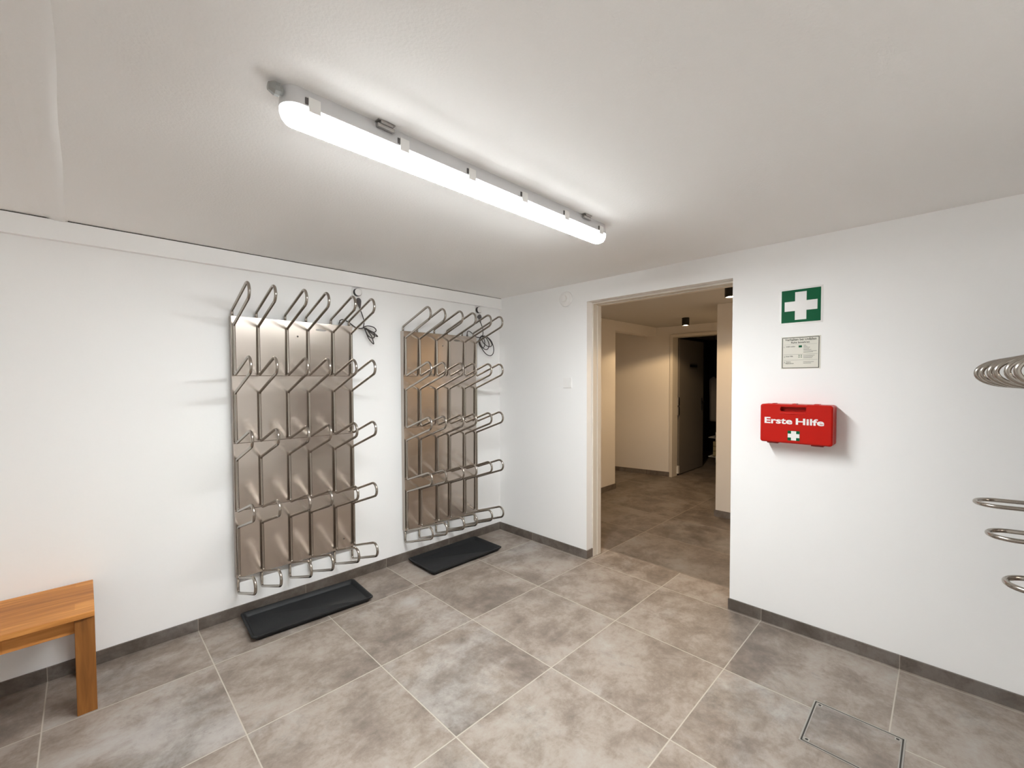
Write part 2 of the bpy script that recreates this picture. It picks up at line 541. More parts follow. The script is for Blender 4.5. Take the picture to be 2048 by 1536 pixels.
# corridor beyond the doorway
CLY = 0.040
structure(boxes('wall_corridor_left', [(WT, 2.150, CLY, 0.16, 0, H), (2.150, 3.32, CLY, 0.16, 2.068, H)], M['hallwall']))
bm = bmesh.new()  # far wall, a little askew, door opening in it
FX = 3.335
def prism(bm, v, z0, z1):
    b = [bm.verts.new((x, y, z0)) for x, y in v]; t = [bm.verts.new((x, y, z1)) for x, y in v]
    bm.faces.new(b[::-1]); bm.faces.new(t)
    for i in range(len(v)): bm.faces.new((b[i], b[(i+1)%len(v)], t[(i+1)%len(v)], t[i]))
prism(bm, [(FX, -0.19), (FX-0.37, 1.6), (FX+0.2, 1.6), (FX+0.15, -0.19)], 0, H)
prism(bm, [(FX, -2.0), (FX, -1.13), (FX+0.15, -1.13), (FX+0.15, -2.0)], 0, H)
prism(bm, [(FX, -1.13), (FX, -0.19), (FX+0.15, -0.19), (FX+0.15, -1.13)], 2.05, H)
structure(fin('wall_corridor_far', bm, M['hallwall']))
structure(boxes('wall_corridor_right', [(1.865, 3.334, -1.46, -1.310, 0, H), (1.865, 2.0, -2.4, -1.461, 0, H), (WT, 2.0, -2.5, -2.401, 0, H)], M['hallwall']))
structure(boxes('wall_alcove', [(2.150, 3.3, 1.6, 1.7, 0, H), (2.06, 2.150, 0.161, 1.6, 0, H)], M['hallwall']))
structure(boxes('wall_storeroom', [(FX+0.151, 6.2, 0.30, 0.40, 0, H), (6.1, 6.2, -2.4, 0.30, 0, H), (FX+0.151, 6.2, -2.5, -2.4, 0, H)], M['black']))  # walls coloured black to stand in for the darkness of the unlit room
bm = bmesh.new()
add_box(bm, WT+0.02, 2.160, CLY-0.010, CLY, 0, SH)
add_box(bm, 2.150, 2.160, CLY, 0.16, 0, SH)
structure(fin('baseboard_corridor_left', bm, M['skirt']))
bm = bmesh.new()
prism(bm, [(FX-0.012, -0.188), (FX-0.012-0.37, 1.59), (FX-0.37, 1.59), (FX, -0.188)], 0, SH)
structure(fin('baseboard_corridor_far', bm, M['skirt']))
skirt('baseboard_corridor_right', [(1.855, 1.865, -2.38, -1.300, 0, SH), (1.865, 3.32, -1.310, -1.300, 0, SH)])

# steel door lining of the doorway
bm = bmesh.new()
a, b_ = 0.073, 0.176
add_box(bm, a, b_, DY0-0.012, DY0-0.0005, 0, DZ-0.0005)
add_box(bm, a, b_, DY1+0.0005, DY1+0.012, 0, DZ-0.0005)
add_box(bm, a, b_, DY1+0.012, DY0-0.012, DZ-0.014, DZ-0.0005)
add_box(bm, a+0.055, b_, DY0-0.018, DY0-0.012, 0, DZ-0.014)
add_box(bm, a+0.055, b_, DY1+0.012, DY1+0.018, 0, DZ-0.014)
add_box(bm, a+0.055, b_, DY1+0.012, DY0-0.012, DZ-0.020, DZ-0.014)
structure(fin('door_1', bm, M['frame']))
so = bpy.data.objects['door_1']

# far door: frame + leaf standing open into the dark storeroom
d2 = structure(empty('door_2', (FX, -0.66, 0)))
def loc(o, root):
    shift(o, -Vector(root.location)); return o
fy0, fy1 = -0.19, -1.13
fr = boxes('door_frame', [
    (FX-0.028, FX, fy0-0.012, fy0+0.028, 0, 2.078), (FX-0.028, FX, fy1-0.045, fy1+0.012, 0, 2.078), (FX-0.028, FX, fy1+0.012, fy0-0.012, 2.038, 2.078),
    (FX, FX+0.15, fy0-0.012, fy0, 0, 2.038), (FX, FX+0.15, fy1, fy1+0.012, 0, 2.038), (FX, FX+0.15, fy1+0.012, fy0-0.012, 2.038, 2.05)], M['frame'], d2)
loc(fr, d2)
lf = box('door_leaf', FX+0.185, FX+1.09, -0.215, -0.175, 0.012, 2.03, M['leaf'], d2, 0.002); loc(lf, d2)
h1 = boxes('hinge', [(FX+0.135, FX+0.180, -0.222, -0.200, 0.90, 1.02), (FX+0.135, FX+0.180, -0.222, -0.200, 1.045, 1.165)], M['gold'], lf)
loc(h1, d2)
h2 = boxes('hinge', [(FX+0.135, FX+0.180, -0.222, -0.200, 0.03, 0.14)], M['wire'], lf); loc(h2, d2)
hb = bmesh.new()
add_box(hb, FX+1.00, FX+1.04, -0.222, -0.215, 0.93, 1.13, 0.002)
add_tube(hb, round_path([(FX+1.02,-0.218,1.07),(FX+1.02,-0.262,1.07),(FX+0.90,-0.262,1.07)], 0.012), 0.009, 10)
hd = fin('door_handle', hb, M['black'], lf); loc(hd, d2)
sg = boxes('door_sign', [(FX+0.55, FX+0.84, -0.2165, -0.2152, 1.615, 1.662), (FX+0.55, FX+0.84, -0.2165, -0.2152, 1.675, 1.682), (FX+0.55, FX+0.84, -0.2165, -0.2152, 1.594, 1.600)], M['black'], lf)
loc(sg, d2)

# ------------------------------------------------------------------ fluorescent ceiling light
LX0, LX1, LY = -2.482, -0.950, -1.732
def stadium(x0, x1, yc, hw, z, n=14):
    pts = []
    for k in range(n+1):
        a = -math.pi/2 + math.pi*k/n
        pts.append((x1-hw*1.0+hw*math.cos(a), yc+hw*math.sin(a), z))
    for k in range(n+1):
        a = math.pi/2 + math.pi*k/n
        pts.append((x0+hw+hw*math.cos(a), yc+hw*math.sin(a), z))
    return pts
def add_stack(bm, levels, x0, x1, yc, cap_top=True, cap_bot=True):
    rings = []
    for hw, z, inset in levels:
        rings.append([bm.verts.new(p) for p in stadium(x0+inset, x1-inset, yc, hw, z)])
    n = len(rings[0])
    for i in range(len(rings)-1):
        for k in range(n):
            bm.faces.new((rings[i][k], rings[i][(k+1)%n], rings[i+1][(k+1)%n], rings[i+1][k]))
    if cap_top: bm.faces.new(rings[0])
    if cap_bot: bm.faces.new(rings[-1][::-1])

def make_batten(x0, x1, yc, label):
    root = tag(empty('ceiling_light', ((x0+x1)/2, yc, H)), label, 'light')
    bm = bmesh.new()
    add_stack(bm, [(0.034, H-0.0003, 0.004), (0.036, H-0.010, 0.003), (0.0415, H-0.030, 0.001), (0.0425, H-0.042, 0), (0.0425, H-0.047, 0)], x0, x1, yc)
    h = fin('housing', bm, M['lamphousing'], root); autosmooth(h, 40); loc(h, root)
    bm = bmesh.new()
    add_stack(bm, [(0.041, H-0.047, 0.001), (0.041, H-0.058, 0.001), (0.037, H-0.070, 0.005), (0.029, H-0.080, 0.013), (0.016, H-0.086, 0.026)], x0, x1, yc)
    g = fin('diffuser', bm, M['tube_glow'], root, True); loc(g, root)
    n = 6
    for sgn in (-1, 1):
        for k in range(n):
            cx = x0+0.075 + (x1-x0-0.15)*k/(n-1)
            bm = bmesh.new()
            y0 = yc+sgn*0.0425
            add_box(bm, cx-0.016, cx+0.016, min(y0, y0+sgn*0.004), max(y0, y0+sgn*0.004), H-0.060, H-0.022, 0.0015)
            c = fin('clip', bm, M['whitepl'], root); loc(c, root)
            bm = bmesh.new()
            add_box(bm, cx-0.024, cx-0.016, min(y0, y0+sgn*0.002), max(y0, y0+sgn*0.002), H-0.043, H-0.026)
            c2 = fin('clip_slot', bm, M['plug'], c); loc(c2, root)
    for cx in (x0+0.285, x1-0.20):
        bm = bmesh.new()
        add_box(bm, cx-0.028, cx+0.028, yc-0.055, yc+0.055, H-0.003, H-0.0005)
        for sgn in (-1, 1):
            y0 = yc+sgn*0.045
            add_box(bm, cx-0.028, cx+0.028, y0-0.006, y0+0.006, H-0.020, H-0.010, 0.001)
            add_box(bm, cx-0.020, cx+0.020, y0-0.010*(1 if sgn>0 else 1), y0+0.010, H-0.010, H-0.003)
        br = fin('mounting_bracket', bm, M['gold'], root); loc(br, root)
    bm = bmesh.new()
    add_lathe(bm, [(0.011, 0.0), (0.011, 0.008), (0.017, 0.009), (0.017, 0.020), (0.013, 0.028), (0.010, 0.034), (0.006, 0.035)], (-1, 0, 0), (x0+0.002, yc-0.018, H-0.022), seg=10)
    gl = fin('cable_gland', bm, M['greypl'], root); loc(gl, root)
    return root
make_batten(LX0, LX1, LY, 'long white tube light glowing on the ceiling of the main room')

# corridor spots
def make_spot(x, y, label):
    root = tag(empty('ceiling_spotlight', (x, y, H)), label, 'spotlight', 'black cylinder spotlights on the corridor ceiling')
    bm = bmesh.new()
    add_lathe(bm, [(0.043, 0.0), (0.0435, 0.001), (0.0435, 0.094), (0.042, 0.096), (0.037, 0.096), (0.035, 0.084), (0.0345, 0.078)], (0, 0, -1), (0, 0, 0), seg=40, cap1=True)
    h = fin('housing', bm, M['black'], root); autosmooth(h, 30)
    bm = bmesh.new()
    add_lathe(bm, [(0.0335, 0.080), (0.0325, 0.0885), (0.020, 0.092), (0.003, 0.093)], (0, 0, -1), (0, 0, 0), seg=32)
    fin('lamp_lens', bm, M['spot_glow'], root, True)
    ld = bpy.data.lights.new('spot_beam', 'SPOT')
    ld.energy = SPOT_W; ld.color = (1.0, 0.70, 0.39); ld.spot_size = math.radians(147); ld.spot_blend = 0.2
    ld.shadow_soft_size = 0.03
    lo = bpy.data.objects.new('spot_beam', ld); COL.objects.link(lo)
    lo.parent = root; lo.location = (0, 0, -0.100)
    return root
make_spot(1.000, -1.712, 'black cylinder spotlight nearer the doorway, half hidden by its right edge')
make_spot(2.600, -0.680, 'small black cylinder spotlight farther down the corridor, above the open grey door')

# ------------------------------------------------------------------ boot dryer racks
ROWS = [(1.862, 1.762), (1.465, 1.362), (1.062, 0.966), (0.657, 0.564), (0.258, 0.165)]
COLX = [0.012, 0.142, 0.308, 0.438, 0.604, 0.733]
SL = 0.345
def column_path(x):
    yb, yt = -0.0570, -0.389
    pts = [(x, -0.020, 1.800)]; rad = [0]
    for i, (U, Lw) in enumerate(ROWS):
        u_y = -0.020 if i == 0 else yb
        l_y = -0.020 if i == len(ROWS)-1 else yb
        dz = (yb-yt)*SL
        pts += [(x, u_y, U + (yb-u_y)*SL), (x, yt+0.014, U+dz-0.006), (x, yt-0.016, Lw+dz+0.006), (x, l_y, Lw + (yb-l_y)*SL)]
        rad += [0.016, 0.043, 0.043, 0.016]
    pts.append((x, -0.020, 0.262)); rad.append(0)
    return round_path(pts, rad, 7)

def make_panel(root):
    W, D = 0.745, 0.040
    z0, z1 = 0.250, 1.815
    prof = [(0.0, z0), (-D+0.002, z0), (-D, z0+0.002)]
    for U, Lw in reversed(ROWS[1:4]):
        prof += [(-D-0.0020, Lw-0.06), (-D-0.0024, Lw-0.02), (-D-0.0010, Lw+0.02), (-D+0.0022, U-0.004), (-D-0.0002, U)]
    prof += [(-D-0.0095, z1-0.004), (-D-0.0093, z1-0.001), (-D-0.006, z1), (0.0, z1)]
    bm = bmesh.new()
    rows = [[bm.verts.new((x, y, z)) for (y, z) in prof] for x in (0.0, W)]
    n = len(prof)
    for k in range(n):
        bm.faces.new((rows[0][k], rows[0][(k+1)%n], rows[1][(k+1)%n], rows[1][k]))
    bm.faces.new(rows[0][::-1]); bm.faces.new(rows[1])
    p = fin('back_panel', bm, M['steel'], root); autosmooth(p, 3)
    return p

def make_rack():
    root = empty('boot_drying_rack')
    p = make_panel(root)
    for x in COLX:
        bm = bmesh.new()
        add_tube(bm, column_path(x), 0.0080, 12)
        fin('drying_tube', bm, M['tubesteel'], root, True)
    bm = bmesh.new()
    add_lathe(bm, [(0.0055, 0.0), (0.0055, 0.001), (0.003, 0.0022)], (0, -1, 0), (0.374, -0.0465, 1.717), seg=14)
    fin('rivet', bm, M['plug'], p)
    bm = bmesh.new()
    add_lathe(bm, [(0.0045, 0.0), (0.0045, 0.001), (0.003, 0.002)], (0, -1, 0), (0.664, -0.0403, 0.320), seg=14)
    fin('rivet', bm, M['plug'], p)
    bm = bmesh.new()
    n = 24
    ring = [bm.verts.new((0.525+0.036*math.cos(2*math.pi*k/n), -0.0490, 1.769+0.0075*math.sin(2*math.pi*k/n))) for k in range(n)]
    bm.faces.new(ring)
    bmesh.ops.solidify(bm, geom=bm.faces[:], thickness=0.0008)
    fin('badge', bm, M['edging'], p)
    return root
def copy_tree(o, parent=None):
    c = o.copy(); COL.objects.link(c); c.parent = parent
    for ch in list(o.children): copy_tree(ch, c)
    return c
G1 = 'wall-mounted boot drying racks'
rack = make_rack()
rack.location = (-2.237, -0.0012, 0)
tag(rack, 'steel boot drying rack on the back wall, the left and nearer one', 'boot rack', G1)
rk2 = copy_tree(rack)
rk2.location = (-1.077, -0.0012, 0)
tag(rk2, 'steel boot drying rack on the back wall, the one nearest the room corner', 'boot rack', G1)

# third rack on the wall behind, only its hoops reach into the picture
r3 = tag(empty('boot_drying_rack', (-0.18, -3.4085, 0)), 'steel tube rack at the right edge, only its hoop ends showing', 'boot rack', G1)
r3.rotation_euler = (0, 0, math.atan(0.0753))
bm = bmesh.new(); add_box(bm, -0.745, 0.012, 0.0, 0.040, 0.25, 1.815, 0.002)
fin('back_panel', bm, M['steel'], r3)
cx3 = [-0.006, -0.135, -0.300, -0.425, -0.605, -0.735]
for i, x in enumerate(cx3):
    pts = [Vector((x, 0.048, 0.90)), Vector((x, 0.048, 1.36)), Vector((x, 0.062, 1.395))]
    cy, cz, a, b2 = 0.270, 1.447, 0.098, 0.052
    for k in range(19):
        th = -math.pi/2 + math.pi*k/18
        pts.append(Vector((x, cy+a*math.cos(th), cz+b2*math.sin(th))))
    pts += [Vector((x, 0.062, 1.499)), Vector((x, 0.048, 1.53)), Vector((x, 0.048, 1.78))]
    bm = bmesh.new(); add_tube(bm, pts, 0.0080, 12)
    fin('drying_tube', bm, M['tubesteel'], r3, True)
for i, zc in enumerate((0.928, 0.878, 0.812)):
    xa, xb = cx3[2*i], cx3[2*i+1]
    w2 = abs(xa-xb)
    pts = round_path([(xa, 0.048, zc-0.25), (xa, 0.048, zc+0.012), (xa, 0.368, zc), (xb, 0.368, zc), (xb, 0.048, zc+0.012), (xb, 0.048, zc-0.25)], [0, 0.02, w2*0.49, w2*0.49, 0.02, 0], 9)
    bm = bmesh.new(); add_tube(bm, pts, 0.0080, 12)
    fin('drying_hoop', bm, M['tubesteel'], r3, True)

# ------------------------------------------------------------------ sockets, plugs and cords
G2 = 'wall sockets high on the back wall'
def make_socket(x, label):
    root = tag(empty('wall_socket', (x, 0, 2.04)), label, 'socket', G2)
    bm = bmesh.new(); add_box(bm, -0.036, 0.040, -0.010, 0.0, -0.078, 0.058, 0.003)
    fin('cover_plate', bm, M['whitepl'], root)
    bm = bmesh.new(); add_lathe(bm, [(0.0285, 0.0), (0.0285, 0.020), (0.026, 0.022)], (0, -1, 0), (0.0, -0.010, 0.024), seg=32)
    t_ = fin('timer', bm, M['black'], root, False); autosmooth(t_, 35)
    bm = bmesh.new(); add_lathe(bm, [(0.0255, 0.0), (0.0255, 0.003), (0.023, 0.005), (0.012, 0.0055)], (0, -1, 0), (0.0, -0.0315, 0.024), seg=32)
    f_ = fin('timer_dial', bm, M['whitepl'], t_); autosmooth(f_, 35)
    return root
make_socket(-1.435, 'white wall socket with round timer above the right end of the left rack')
make_socket(-0.277, 'white wall socket with round timer nearest the room corner')

G3 = 'coiled black power cords hanging beside the racks'
def make_cord(name, runs, plug, label, base, stub):
    root = tag(empty(name, base), label, 'cable', G3)
    bm = bmesh.new()
    for r in runs: add_tube(bm, smooth_curve(r, 8), 0.0038, 8)
    o = fin('cord', bm, M['darkrubber'], root, True); loc(o, root)
    px, pz = plug
    bm = bmesh.new()
    add_tube(bm, [Vector(p) for p in ((px-0.003,-0.030,pz+0.020),(px-0.002,-0.033,pz+0.010),(px,-0.034,pz-0.004),(px+0.005,-0.032,pz-0.025),(px+0.010,-0.030,pz-0.045),(px+0.012,-0.030,pz-0.052))], [0.010, 0.0165, 0.0175, 0.012, 0.006, 0.004], 14)
    add_box(bm, px-0.010, px+0.010, -0.022, -0.0102, pz-0.008, pz+0.012)
    g = fin('plug', bm, M['plug'], root, True); loc(g, root)
    bm = bmesh.new()
    add_lathe(bm, [(0.009, 0), (0.008, 0.012), (0.005, 0.022), (0.0035, 0.028)], (0, 0, 1), stub, seg=12)
    g = fin('cable_entry', bm, M['plug'], root, True); loc(g, root)
    return root
y = -0.030
make_cord('power_cord', [
    [(-1.428,y,1.955),(-1.408,y,1.91),(-1.393,y,1.86),(-1.396,y,1.82),(-1.385,-0.036,1.79),(-1.362,-0.04,1.735),(-1.329,-0.042,1.700),(-1.326,-0.04,1.712),(-1.338,-0.036,1.752),(-1.372,-0.034,1.800),(-1.402,-0.03,1.815)],
    [(-1.402,-0.03,1.815),(-1.370,-0.036,1.828),(-1.325,-0.04,1.822),(-1.305,-0.042,1.802),(-1.318,-0.04,1.785),(-1.350,-0.036,1.795),(-1.384,-0.032,1.812)],
    [(-1.390,-0.034,1.806),(-1.372,-0.040,1.762),(-1.345,-0.044,1.742),(-1.322,-0.044,1.748),(-1.320,-0.040,1.775),(-1.342,-0.036,1.790),(-1.380,-0.032,1.808)],
    [(-1.384,-0.030,1.812),(-1.345,-0.042,1.790),(-1.312,-0.044,1.772),(-1.294,-0.044,1.756),(-1.315,-0.040,1.762),(-1.350,-0.036,1.786),(-1.395,-0.03,1.812)],
    [(-1.398,-0.03,1.812),(-1.420,-0.03,1.806),(-1.450,-0.015,1.812),(-1.480,-0.006,1.834),(-1.512,-0.006,1.853),(-1.545,-0.010,1.860),(-1.566,-0.018,1.850),(-1.570,-0.020,1.836)],
    ], (-1.433, 2.000), 'black power cord bunched beside the top right of the left rack', (-1.40, 0, 1.75), (-1.570, -0.020, 1.8165))
make_cord('power_cord', [
    [(-0.266,y,1.955),(-0.252,y,1.93),(-0.237,y,1.89),(-0.238,y,1.842),(-0.262,-0.034,1.828),(-0.290,-0.038,1.79),(-0.288,-0.04,1.748),(-0.255,-0.042,1.722),(-0.228,-0.042,1.742),(-0.226,-0.04,1.79),(-0.250,-0.036,1.825)],
    [(-0.250,-0.036,1.825),(-0.215,-0.04,1.822),(-0.182,-0.042,1.785),(-0.172,-0.042,1.745),(-0.195,-0.042,1.712),(-0.235,-0.042,1.715),(-0.272,-0.040,1.750),(-0.282,-0.038,1.795),(-0.255,-0.034,1.828)],
    [(-0.255,-0.034,1.828),(-0.205,-0.04,1.828),(-0.150,-0.044,1.795),(-0.118,-0.044,1.735),(-0.122,-0.044,1.680),(-0.160,-0.044,1.655),(-0.215,-0.044,1.672),(-0.262,-0.042,1.720),(-0.290,-0.040,1.775),(-0.275,-0.036,1.820)],
    [(-0.275,-0.036,1.82),(-0.225,-0.04,1.832),(-0.165,-0.042,1.80),(-0.135,-0.042,1.755),(-0.175,-0.042,1.738),(-0.235,-0.04,1.765),(-0.262,-0.036,1.81)],
    [(-0.268,-0.034,1.815),(-0.300,-0.014,1.820),(-0.325,-0.006,1.838),(-0.365,-0.006,1.862),(-0.395,-0.012,1.866),(-0.410,-0.018,1.854),(-0.414,-0.020,1.840)],
    ], (-0.277, 2.000), 'black power cord coiled in loops beside the rack at the room corner', (-0.23, 0, 1.74), (-0.414, -0.020, 1.8165))

# ------------------------------------------------------------------ trays
def make_tray(cx, cy, rot, L_, W_, label):
    root = tag(empty('boot_tray', (cx, cy, 0)), label, 'tray', 'black boot trays on the floor')
    root.rotation_euler = (0, 0, math.radians(rot))
    bm = bmesh.new()
    def ring(hx, hy, r, z, n=6):
        pts = []
        for (sx, sy, a0) in ((1,1,0),(-1,1,90),(-1,-1,180),(1,-1,270)):
            for k in range(n+1):
                a = math.radians(a0+90*k/n)
                pts.append(bm.verts.new((sx*(hx-r)+r*math.cos(a), sy*(hy-r)+r*math.sin(a), z)))
        return pts
    hx, hy = L_/2, W_/2
    lv = [(hx-0.022, hy-0.022, 0.018, 0.0008), (hx-0.006, hy-0.006, 0.020, 0.022), (hx, hy, 0.022, 0.026), (hx, hy, 0.022, 0.031), (hx-0.004, hy-0.004, 0.019, 0.033),
          (hx-0.011, hy-0.011, 0.017, 0.031), (hx-0.022, hy-0.022, 0.015, 0.010), (hx-0.026, hy-0.026, 0.013, 0.006)]
    R = [ring(*l) for l in lv]
    n = len(R[0])
    for i in range(len(R)-1):
        for k in range(n):
            bm.faces.new((R[i][k], R[i][(k+1)%n], R[i+1][(k+1)%n], R[i+1][k]))
    bm.faces.new(R[0][::-1]); bm.faces.new(R[-1])
    o = fin('tray_body', bm, M['tray'], root); autosmooth(o, 50)
    return root
make_tray(-1.882, -0.222, -3.2, 0.700, 0.338, 'black plastic boot tray on the floor under the left rack')
make_tray(-0.713, -0.222, -0.2, 0.702, 0.352, 'black plastic boot tray on the floor under the rack at the corner')

# ------------------------------------------------------------------ bench
bx1, bx0, by0, by1, bz = -2.858, -4.06, -0.425, -0.016, 0.443
bench = tag(empty('wooden_bench', (bx1-0.6, -0.22, 0)), 'oiled brown wooden bench against the wall at the left edge', 'bench')
loc(box('seat', bx0, bx1, by0, by1, bz-0.024, bz, M['wood'], bench, 0.0025), bench)
for x in (bx1-0.064, bx0):
    for y in (by0+0.012, by1-0.070):
        loc(box('leg', x, x+0.064, y, y+0.064, 0, bz-0.0242, M['woodleg'], bench, 0.002), bench)
for y in (by0+0.046, by1-0.07):
    loc(box('apron', bx0+0.064, bx1-0.064, y, y+0.022, bz-0.095, bz-0.036, M['wood'], bench, 0.001), bench)
for x in (bx0+0.02, bx1-0.042):
    loc(box('apron', x, x+0.022, by0+0.076, by1-0.070, bz-0.095, bz-0.036, M['wood'], bench, 0.001), bench)

# ------------------------------------------------------------------ floor access cover
mx0, mx1, my0, my1 = -0.862, -0.560, -2.872, -2.576
mc = tag(empty('floor_hatch', ((mx0+mx1)/2, (my0+my1)/2, 0)), 'square tiled floor hatch with metal edging, set in the tiles at lower right', 'floor hatch')
e_, zt = 0.005, 0.0016
loc(boxes('outer_frame', [(mx0, mx1, my0, my0+e_, 0, zt), (mx0, mx1, my1-e_, my1, 0, zt), (mx0, mx0+e_, my0+e_, my1-e_, 0, zt), (mx1-e_, mx1, my0+e_, my1-e_, 0, zt)], M['edging'], mc), mc)
g_ = 0.005
loc(box('joint', mx0+e_, mx1-e_, my0+e_, my1-e_, 0.0001, 0.0005, M['gap'], mc), mc)
a0, a1, b0, b1 = mx0+e_+g_, mx1-e_-g_, my0+e_+g_, my1-e_-g_
loc(boxes('inner_frame', [(a0, a1, b0, b0+0.0035, 0.0005, zt), (a0, a1, b1-0.0035, b1, 0.0005, zt), (a0, a0+0.0035, b0, b1, 0.0005, zt), (a1-0.0035, a1, b0, b1, 0.0005, zt)], M['edging'], mc), mc)
loc(box('tile_inlay', a0+0.0035, a1-0.0035, b0+0.0035, b1-0.0035, 0.0005, 0.0014, M['covertile'], mc), mc)
for sx in (a0+0.013, a1-0.013):
    for sy in (b0+0.013, b1-0.013):
        pl = boxes('screw_plate', [(sx-0.009, sx+0.009, sy-0.009, sy+0.009, 0.0005, 0.0017)], M['edging'], mc); loc(pl, mc)
        bm = bmesh.new(); add_lathe(bm, [(0.0055, 0), (0.0055, 0.0019)], (0,0,1), (sx, sy, 0.0), seg=16)
        sc = fin('screw_hole', bm, M['gap'], pl); loc(sc, mc)

# ------------------------------------------------------------------ signs on the right wall
s1 = tag(empty('first_aid_sign', (0, -2.393, 1.832)), 'green square sign with white cross on the right wall, topmost', 'sign')
bm = bmesh.new(); add_box(bm, -0.0015, 0.0, -0.100, 0.100, -0.100, 0.100)
fin('sign_board', bm, M['signwhite'], s1)
box('green_field', -0.0020, -0.0016, -0.0905, 0.0905, -0.0905, 0.0905, M['green'], s1)
boxes('white_cross', [(-0.0026, -0.0021, -0.0755, 0.0755, -0.0265, 0.0265), (-0.0026, -0.0021, -0.0265, 0.0265, -0.0765, -0.0266), (-0.0026, -0.0021, -0.0265, 0.0265, 0.0266, 0.0765)], M['signwhite'], s1)

NW, NH = 0.1715, 0.1715
ny, nz = -2.394, 1.573
s2 = tag(empty('accident_notice', (0, ny, nz)), 'printed cream notice with dark border below the green cross sign', 'sign')
bm = bmesh.new(); add_box(bm, -0.0015, 0.0, -NW/2-0.006, NW/2+0.004, -NH/2-0.004, NH/2+0.004)
fin('notice_board', bm, M['paper'], s2)
t_ = 0.0035
boxes('border', [(-0.0020,-0.0016,-NW/2,NW/2,NH/2-t_,NH/2), (-0.0020,-0.0016,-NW/2,NW/2,-NH/2,-NH/2+t_), (-0.0020,-0.0016,-NW/2,-NW/2+t_,-NH/2+t_,NH/2-t_), (-0.0020,-0.0016,NW/2-t_,NW/2,-NH/2+t_,NH/2-t_)], M['ink'], s2)
def nB(u, v, x=-0.0021):     # u to the right from the left edge, v down from the top edge
    return wallB(NW/2-u, NH/2-v, x)
def nbox(u0, u1, v0, v1):
    return (-0.0020, -0.0016, NW/2-u1, NW/2-u0, NH/2-v1, NH/2-v0)
put_text('heading', 'Verhalten bei Unfällen', 0.018, nB(0.0135, 0.0185), M['ink'], s2, width=0.145, offset=0.0003)
put_text('heading', 'Ruhe bewahren', 0.014, nB(0.043, 0.0335), M['ink'], s2, width=0.085, offset=0.0003)
boxes('rule_line', [nbox(0.007,0.160,0.0395,0.0400), nbox(0.007,0.164,0.0945,0.0953), nbox(0.007,0.164,0.1260,0.1268)], M['gap'], s2)
for s, v in (('1.', 0.057), ('2.', 0.112), ('3.', 0.143)):
    put_text('number', s, 0.013, nB(0.0085, v), M['ink'], s2)
put_text('body_text', 'Unfall melden', 0.0085, nB(0.018, 0.0535), M['ink'], s2, width=0.044, offset=0.0002)
put_text('body_text', 'Erste Hilfe', 0.0085, nB(0.018, 0.108), M['ink'], s2, width=0.034, offset=0.0002)
put_text('body_text', 'Weitere', 0.0085, nB(0.018, 0.139), M['ink'], s2, width=0.024, offset=0.0002)
put_text('body_text', 'Maßnahmen', 0.0085, nB(0.018, 0.1475), M['ink'], s2, width=0.038, offset=0.0002)
lines = [(0.0455,0.012),(0.0510,0.018),(0.0575,0.030),(0.0640,0.026),(0.0705,0.036),(0.0775,0.060),(0.0840,0.044),(0.1020,0.051),(0.1085,0.044),(0.1155,0.041),(0.1370,0.048),(0.1440,0.036)]
boxes('small_print', [nbox(0.100, 0.100+w_, v_, v_+0.0017) for v_, w_ in lines], M['ink'], s2)
boxes('phone_symbol', [nbox(0.078,0.0935,0.046,0.0575)], M['green'], s2)
boxes('cross_symbol', [nbox(0.078,0.0835,0.0995,0.1035), nbox(0.088,0.0935,0.0995,0.1035), nbox(0.078,0.0835,0.1085,0.1125), nbox(0.088,0.0935,0.1085,0.1125)], M['green'], s2)

